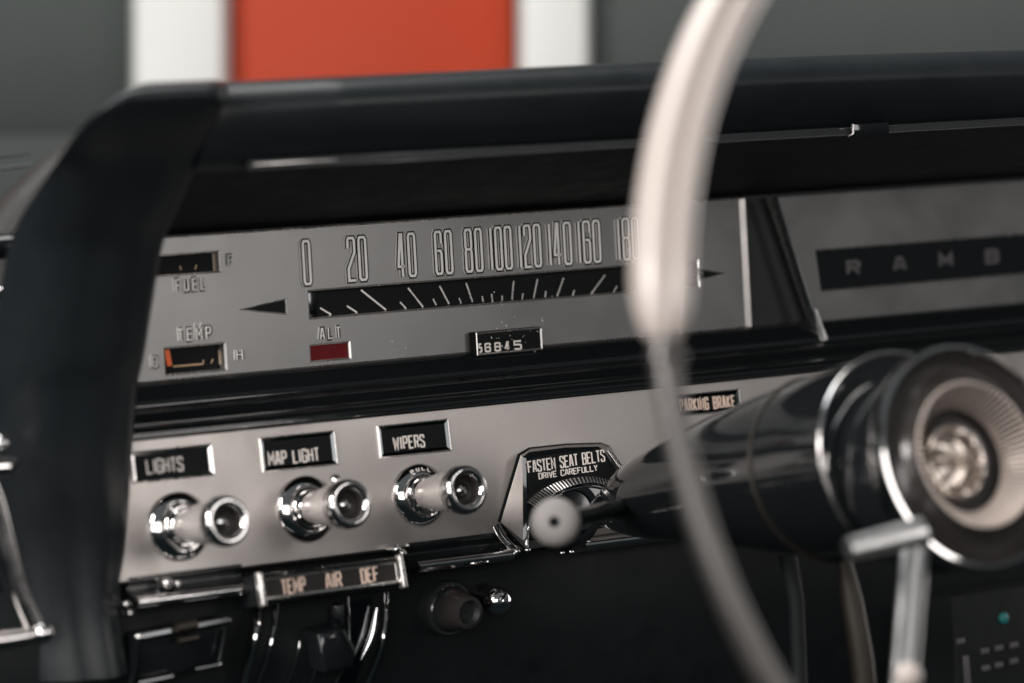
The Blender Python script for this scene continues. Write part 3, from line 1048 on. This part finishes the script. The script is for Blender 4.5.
# gear lever hanging below the hub
gl = thing('gear_lever', 'aged brass coloured lever hanging behind the chrome wheel spoke', 'lever', tuple(at(842, 548, -.20)))
mb = MB('brown')
mb.tube([at(842, 552, -.205), at(852, 600, -.207), at(862, 660, -.21), at(866, 700, -.21)], [.0030, .0046, .0050, .005], 16)
mb.build('rod', gl)
mb = MB('chrome')
mb.ball(at(838, 538, -.21), .0028)
mb.ball(at(838, 551, -.212), .0026)
mb.build('pivot_screws', gl)
mb = MB('void')
mb.tube([at(787, 553, -.165), at(796, 600, -.166), at(800, 700, -.168)], [.004, .0035, .0035], 14)
mb.build('rear_rod', gl)

# ================================================================== steering wheel
WR, DISH = .220, .110
wc = hub + axc * DISH
we1 = V((1, 0, 0))
we2 = axc.cross(we1)
wheel = thing('steering_wheel', 'white gripped steering wheel with slim grey lower rim and round horn button', 'steering wheel', tuple(hub))


def rp(a, rr=WR, off=0.):
    a = R(a)
    return wc + (we1 * math.cos(a) + we2 * math.sin(a)) * rr + axc * off


def proj(p):
    v = p - CAM
    z = v.dot(cd)
    return (W / 2 + FPX * v.dot(CR) / z, H / 2 - FPX * v.dot(CU) / z)


# which way round is up, and where the white grip ends (about pixel row 350 on the left side)
sgn = 1 if we2.z > 0 else -1
best = min(range(900, 2700), key=lambda k: (proj(rp(k / 10))[1] - 351) ** 2 + (0 if proj(rp(k / 10))[0] < 900 else 1e9))
a_end = best / 10
up_dir = -1 if proj(rp(a_end - 5))[1] < proj(rp(a_end))[1] else 1
span = 150
ang = [a_end + up_dir * span * k / 90 for k in range(91)]
mb = MB('rim')
nq = 64
secs = []
for k, a in enumerate(ang):
    rd = (rp(a) - wc).normalized()
    e = 1.
    for j, kk in enumerate((k, 90 - k)):
        if kk < 4:
            e = min(e, math.sqrt(max(.02, 1 - (1 - kk / 4) ** 2)))
    ring = []
    for j in range(nq):
        t = 2 * math.pi * j / nq
        # main round grip with a smaller bead along its inner rear side
        x, y = math.cos(t), math.sin(t)
        r = .0108
        d = math.atan2(math.sin(t - R(118)), math.cos(t - R(118)))
        r += .0006 * math.exp(-(d / .5) ** 2) - .0036 * math.exp(-((abs(d) - .78) / .15) ** 2)
        r *= e
        ring.append(rp(a) + rd * (r * x) + axc * (r * y))
    secs.append(ring)
mb.loft(secs, 0, True, True, True)
mb.build('grip', wheel, 80)
mb = MB('hubdark')
mb.tube([rp(a_end - up_dir * (.35 + .2 * q)) for q in range(5)], .0068, 20)
mb.build('grip_collar', wheel)
mb = MB('rim_thin')
ang2 = [a_end + up_dir * 3 - up_dir * (210 + 6) * k / 90 for k in range(91)]
mb.tube([rp(a) for a in ang2], .0049, 18)
mb.build('rim', wheel)
# hub: chrome band, dished smoked face, ivory fluted ring, medallion
mb = MB('gloss', 'chrome')
mb.lathe(hub, axc, [(.0390, -.033), (.0405, -.032), (.0415, -.030), (.0418, -.022), (.0412, -.0135), (.0420, -.0125), (.0438, -.010), (.0450, -.006), (.0452, -.002), (.0446, .0006), (.0434, .0008), (.0428, -.0006)], 96,
         mids=[1, 1, 0, 0, 0, 1, 1, 1, 1, 1, 1], cap0=True)
hubo = mb.build('hub', wheel, 40)
mb = MB('hubdark')
mb.lathe(hub, axc, [(.0428, -.001), (.0418, -.0035), (.0385, -.0060), (.0335, -.0045), (.0306, .0005), (.0298, .0030), (.0293, .0030)], 96)
mb.build('horn_dish', hubo, 50)
mb = MB('hubwhite', 'hubdark')
mb.lathe(hub, axc, [(.0294, .0030), (.0288, .0040), (.0278, .0038), (.0218, -.0045), (.0208, -.0080)], 216, mod=lambda k, j: (0, (-.0022 if j % 3 == 0 else .0004) if k in (1, 2, 3) else 0))
for q in range(len(mb.f)):
    if (q % 216) % 3 == 0 and 216 <= q < 216 * 4:
        mb.m[q] = 1
mb.build('fluted_ring', hubo, 20)
mb = MB('hubdark')
mb.lathe(hub, axc, [(.0209, -.0078), (.0203, -.0120), (.0172, -.0135), (.0140, -.0135)], 72)
mb.build('inner_ring', hubo)
mb = MB('medal')
mb.lathe(hub, axc, [(.0152, -.0136), (.0151, -.0112), (.0145, -.0100), (.0134, -.0104), (.0118, -.0092), (.009, -.0070), (.006, -.0054), (.0025, -.0047), (.0001, -.0046)], 90, mod=lambda k, j: (0, (.0011 * math.sin(5 * j * math.pi / 45 + 1) + .0008 * math.sin(9 * j * math.pi / 45)) if 4 <= k <= 7 else 0))
mb.build('medallion', hubo, 60)

# chrome spoke dropping from the hub, with a short cross arm
mb = MB('spoke')
HF = Frame(hub, we1, we2 * sgn)


def bar(p0, p1, w0, w1, t0, t1):
    d = (p1 - p0).normalized()
    sd = d.cross(axc).normalized()
    secs = []
    for p, w_, t_ in ((p0, w0, t0), (p0.lerp(p1, .5), (w0 + w1) / 2, (t0 + t1) / 2), (p1, w1, t1)):
        secs.append([p + sd * (w_ * math.cos(2 * math.pi * j / 20) * (1 if abs(math.cos(2 * math.pi * j / 20)) < .7 else .9)) + axc * (t_ * math.sin(2 * math.pi * j / 20)) for j in range(20)])
    mb.loft(secs, 0, True, True, True)


s_top = at(917, 528, -.325)
s_bot = at(903, 700, -.345)
bar(s_top, s_bot, .0072, .0068, .0036, .0032)
bar(at(848, 549, -.335), at(922, 531, -.338), .0048, .0062, .003, .0035)
mb.build('spoke', wheel, 50)
mb = MB('rim')
mb.ball(at(908, 676, -.352), .0055)
mb.build('spoke_button', wheel)

# ================================================================== add-on radio under the dash
rq = [(948, 596), (1060, 578), (1066, 720), (955, 740)]
RF = Frame(at(1000, 640, -.055), (1, 0, 0), (0, .05, 1))
rd_ = thing('car_radio', 'black car radio with small buttons and teal light under the dash', 'radio', tuple(at(1000, 690, -.06)))
q = RF.quad(rq)
mb = MB('void')
mb.slab(RF, q, -.10, .003, .002)
mb.build('casing', rd_)
mb = MB('led')
c = RF.w(*RF.px(1004, 618, .004), .004)
mb.lathe(c, RF.e3, [(.0026, -.002), (.0026, .0006), (.0018, .0012), (.0002, .0014)], 16)
mb.build('indicator_light', rd_)
for x, y in ((984, 651), (998, 648), (1013, 645), (985, 668), (998, 665), (1013, 661), (960, 641)):
    mb = MB('dim_ink')
    c = RF.px(x, y, .003)
    mb.slab(RF, rect(c[0] - .0024, c[1] - .0014, c[0] + .0024, c[1] + .0014), .002, .0045, .0006)
    mb.build('button', rd_)
mb = MB('dim_ink')
c = RF.px(966, 668, .003)
mb.slab(RF, rect(c[0] - .0018, c[1] - .009, c[0] + .0018, c[1] + .006), .002, .004, .0004)
mb.build('slider', rd_)

# ================================================================== door pillar on the far left
dp = thing('door_pillar', 'dark car door pillar with bent chrome trim left of the padded post', 'door pillar', tuple(at(0, 690, -.02)))
PF = Frame(at(10, 560, .0), (1, 0, 0), (0, 0, 1))
mb = MB('void')
mb.slab(PF, PF.quad([(-160, 300), (60, 255), (75, 720), (-160, 760)]), -.15, -.03, .01)
mb.build('pillar_panel', dp)
mb = MB('chrome_dull', 'chrome')
Yc = -.055
pts = [at(x, y, Yc) for x, y in ((-14, 476), (-4, 505), (6, 545), (18, 590), (34, 626), (44, 634))]
mb.tube(spline(pts, 24), [.0040 + .0006 * (k / 23) for k in range(24)], 14)
pts = [at(x, y, Yc) for x, y in ((46, 633), (10, 639), (-40, 646))]
mb.tube(pts, [.0032, .0040, .0042], 14)
mb.ball(at(43, 633, Yc - .004), .0046, 16, 1)
mb.build('chrome_trim', dp)
mb = MB('chrome')
mb.tube([at(-30, 470, -.06), at(4, 467, -.06), at(16, 462, -.055)], [.004, .0042, .002], 14)
mb.ball(at(0, 443, -.055), .0035, 14)
mb.build('door_catch', dp)
mb = MB('chrome_dull', 'gloss', 'chrome')
mb.tube([at(22, 258, .0), at(23, 280, .0)], [.0044, .0036], 14, 2)
mb.tube([at(-30, 296, -.01), at(26, 291, -.01)], .0032, 12, 2)
mb.tube([at(-30, 250, .0), at(12, 246, .0), at(40, 233, .0), at(47, 222, .0)], [.006, .0055, .004, .002], 14, 1)
mb.build('vent_trim', dp)
wt = MB('smoke')
for y0, y1, r in ((159, 156.5, .0010), (172, 168, .0013)):
    wt.tube([at(-60, y0 + 5, .25), at(30, y1 - 3, .25)], r * .6, 10)
tag(wt.build('windshield_trim'), 'thin double chrome strip at the windshield base on the far left', 'trim strip')

# ================================================================== wall behind the car
D2 = 2.5
wn = -(cd - V((0, 0, cd.z))).normalized()
wr = CR.copy()
wo = CAM + cd * D2
BW = Frame(wo, CR, CU)


def wx(x, h=0.):
    return BW.px(x, 40, h)[0]


z0, z1 = -.9, .75
def board(name, xa, xb, h, m, label, cat, group=None, grooves=True, horizontal=True):
    mb = MB(m)
    s0, s1 = wx(xa, h), wx(xb, h)
    if grooves:
        t = z0
        while t < z1:
            t2 = min(t + .115, z1)
            q = rect(s0, t, s1, t2 - .0006)
            mb.loops(BW, [(q, h - .012), (q, h - .0004), (inset(q, .0006), h)], 0, False, True)
            t = t2
        mb.poly([BW.w(*p, h - .006) for p in rect(s0, z0, s1, z1)])
    else:
        mb.slab(BW, rect(s0, z0, s1, z1), h - .05, h, .012)
    return tag(mb.build(name), label, cat, group)


board('boarded_wall', -900, 128, 0, 'wall', 'dark grey green boarded wall left of the white posts', 'wall')
board('boarded_wall', 592, 2100, 0, 'wall', 'dark grey green boarded wall right of the white posts, behind the steering wheel', 'wall')
board('wall_panel', 226, 517, .0, 'orange_wall', 'orange red painted panel between the two white posts', 'wall panel', None, False)
board('white_post', 129, 226, .03, 'post', 'wider white post left of the orange red panel', 'post', 'white posts framing the orange panel', False)
board('white_post', 517, 591, .03, 'post', 'narrower white post right of the orange red panel', 'post', 'white posts framing the orange panel', False)

# ================================================================== light
wd = bpy.data.worlds.new('World')
SC.world = wd
wd.use_nodes = True
nt = wd.node_tree
bg = nt.nodes['Background']
tc = nt.nodes.new('ShaderNodeTexCoord')
sx = nt.nodes.new('ShaderNodeSeparateXYZ')
nt.links.new(tc.outputs['Generated'], sx.inputs[0])
rp_ = nt.nodes.new('ShaderNodeValToRGB')
rp_.color_ramp.elements[0].position = .35
rp_.color_ramp.elements[0].color = (.008, .0118, .0130, 1)
rp_.color_ramp.elements[1].position = .75
rp_.color_ramp.elements[1].color = (.10, .11, .115, 1)
mr = nt.nodes.new('ShaderNodeMapRange')
mr.inputs['From Min'].default_value = -1
nt.links.new(sx.outputs['Z'], mr.inputs['Value'])
nt.links.new(mr.outputs['Result'], rp_.inputs['Fac'])
nt.links.new(rp_.outputs['Color'], bg.inputs['Color'])
bg.inputs['Strength'].default_value = 1.0


def area(name, loc, target, sx_, sy_, power, col):
    l = bpy.data.lights.new(name, 'AREA')
    l.shape = 'RECTANGLE'
    l.size, l.size_y = sx_, sy_
    l.energy = power
    l.color = col
    o = bpy.data.objects.new(name, l)
    COL.objects.link(o)
    o.location = loc
    o.rotation_euler = (V(target) - V(loc)).to_track_quat('-Z', 'Y').to_euler()
    return o


area('driver_window_light', (-1.7, -.55, .80), (0, 0, 0), .9, .55, 32, (1, .95, .92))
area('passenger_window_light', (.72, -2.1, .38), (0, 0, -.02), .8, .7, 9, (1, .95, .92))
area('windshield_light', (-.40, .10, 1.1), (-.05, -.1, .05), .8, .4, 4.5, (.9, .97, 1))
area('passenger_front_light', (1.25, -.08, .05), (-.16, -.12, .05), .4, .7, 3.5, (1, .95, .92))
area('open_door_light', (-1.7, -2.1, .30), (0, 0, 0), 2.2, .8, 26, (1, .97, .95))
area('hub_streak_light_high', (-1.8, -.45, .14), (.07, -.3, -.06), .5, .10, 1.8, (1, .98, .96))  # added strip lamp, placed to mirror a bright streak in the hub collar
area('hub_streak_light_low', (-1.8, -.45, -.14), (.07, -.3, -.06), .5, .08, 1.2, (1, .98, .96))  # second added strip lamp, for the lower streak on the hub collar
area('yard_light', tuple(wo + V((-.4, -.55, 1.5))), tuple(wo + V((0, 0, .0))), 1.2, .8, 20, (1, .99, .96))

SC.view_settings.view_transform = 'Standard'
SC.view_settings.look = 'None'
SC.view_settings.exposure = 0
SC.view_settings.gamma = 1
SC.cycles.max_bounces = 8
SC.cycles.glossy_bounces = 5
SC.cycles.use_denoising = True
SC.cycles.sample_clamp_indirect = 6
